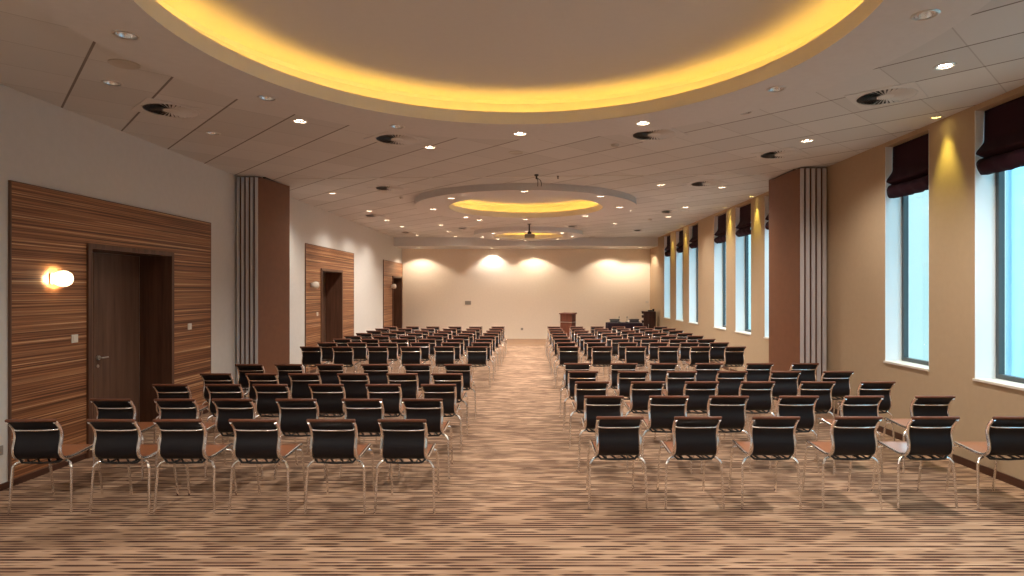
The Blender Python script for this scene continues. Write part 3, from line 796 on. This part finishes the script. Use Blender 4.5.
ty = 19.9; txc = (624-CX)/F*ty
r = empty('panel_table', (txc, ty, 0), label='speakers table under a dark plum cloth near the right far corner', cat='table')
bm = bmesh.new(); hw, hd = .56, .32
box(bm, -hw, hw, -hd, hd, .715, .735, bev=.006); finish('tabletop', bm, 'black', r)
bm = bmesh.new(); n = 96
def perim(t, hw, hd):
    P = [(-hw, -hd), (hw, -hd), (hw, hd), (-hw, hd)]; L_ = [2*hw, 2*hd, 2*hw, 2*hd]; d = t*sum(L_)
    for k in range(4):
        if d <= L_[k]:
            a, b = P[k], P[(k+1) % 4]; f = d/L_[k]; return a[0]+(b[0]-a[0])*f, a[1]+(b[1]-a[1])*f
        d -= L_[k]
    return P[0]
rings_ = []
for z, ex, wv in ((.742, .0, 0), (.741, .006, 0), (.72, .012, .001), (.45, .02, .012), (.1, .03, .02), (.015, .032, .022)):
    ring = []
    for k in range(n):
        x, y = perim(k/n, hw+ex, hd+ex); l = math.hypot(x, y); s = wv*math.sin(k*2*PI*14/n)
        ring.append(bm.verts.new((x*(1+s/l), y*(1+s/l), z)))
    rings_.append(ring)
for a, b in zip(rings_, rings_[1:]):
    for k in range(n): bm.faces.new((a[k], a[(k+1) % n], b[(k+1) % n], b[k]))
bm.faces.new(rings_[0])
cl = tagk(finish('tablecloth', bm, 'cloth', smooth=True, loc=(txc, ty, 0)), 'dark plum cloth draped over the speakers table to the floor', 'tablecloth')
for s in (-1, 1):
    for s2 in (-1, 1):
        bm = bmesh.new(); tube(bm, [(s*(hw-.06), s2*(hd-.06), 0), (s*(hw-.06), s2*(hd-.06), .715)], .014, 8); finish('leg', bm, 'black', r)
# two chairs behind it facing the room: seen by the tops of their backs
for px, lb in ((615, 'dark chair behind the left half of the speakers table, facing the room'), (634.5, 'dark chair behind the right half of the speakers table, facing the room')):
    o = copy_tree(proto); o.location = ((px-CX)/F*21.4, 21.2, 0); o.rotation_euler.z = PI
    for ch in o.children:
        if ch.name.split('.')[0] in ('seat', 'backrest', 'top_roll'):
            ch.data = ch.data.copy()
            for q in range(len(ch.data.materials)): ch.data.materials[q] = M['back_black']
    tagk(o, lb, 'chair', 'chairs behind the speakers table')
for px, lb in ((619, 'thin black gooseneck microphone at the left chair on the plum cloth'), (627, 'thin black gooseneck microphone at the middle of the plum cloth')):
    r = empty('gooseneck_microphone', ((px-CX)/F*19.9, 19.9, .742), label=lb, cat='microphone', group='microphones on the speakers table')
    bm = bmesh.new(); lathe(bm, [(0, 0), (.06, 0), (.055, .03), (0, .035)], 16); finish('base', bm, 'black', r, smooth=True)
    bm = bmesh.new(); tube(bm, smoothpath([(0, 0, .03), (0, 0, .12), (.0, -.02, .17)], 4), .006, 6); finish('stem', bm, 'black', r)
    bm = bmesh.new(); tube(bm, [(0, -.015, .165), (.0, -.035, .20)], .014, 8); finish('head', bm, 'black', r)
# tall dark cabinet in the corner
cy_ = 21.0; r = empty('equipment_cabinet', ((648.5-CX)/F*cy_, cy_, 0), math.radians(-8), label='tall dark mahogany equipment cabinet in the right far corner', cat='cabinet')
bm = bmesh.new(); box(bm, -.17, .24, -.2, .2, .05, 1.08, bev=.006); finish('carcass', bm, 'dark_mahogany', r)
bm = bmesh.new(); box(bm, -.16, .23, -.19, .19, 0, .05); finish('plinth', bm, 'black', r)
bm = bmesh.new(); box(bm, -.03, .225, -.222, -.2005, .08, 1.05, bev=.003); dr = finish('door', bm, 'dark_mahogany', r)
bm = bmesh.new(); tube(bm, [(-.01, -.235, .52), (-.01, -.235, .64)], .006, 6); finish('handle', bm, 'satin', dr)
for z in (.50, .68, .86, 1.0):
    bm = bmesh.new(); box(bm, -.235, -.171, -.18, .18, z, z+.085, bev=.004); finish('shelf', bm, 'dark_mahogany', r)
bm = bmesh.new(); box(bm, -.02, .12, -.1, .1, 1.0815, 1.125, bev=.004); box(bm, .13, .2, -.06, .06, 1.0815, 1.17, bev=.004)
tagk(finish('control_box', bm, 'black', loc=r.location, rotz=math.radians(-8)), 'small black control boxes on top of the mahogany cabinet', 'control box')

# pale blue office building across the street, seen through the nearest window
r = empty('office_building', (14, 0, -3), label='pale blue glass office building outside the nearest window', cat='building')
bm = bmesh.new(); box(bm, 0, 8, -8, 17.6, 0, 15); finish('facade', bm, 'facade', r)
for k in range(22):
    bm = bmesh.new(); y = 17.5-k*1.15; box(bm, -.08, 0, y-.05, y+.05, 0, 15); finish('mullion', bm, 'facade_dark', r)
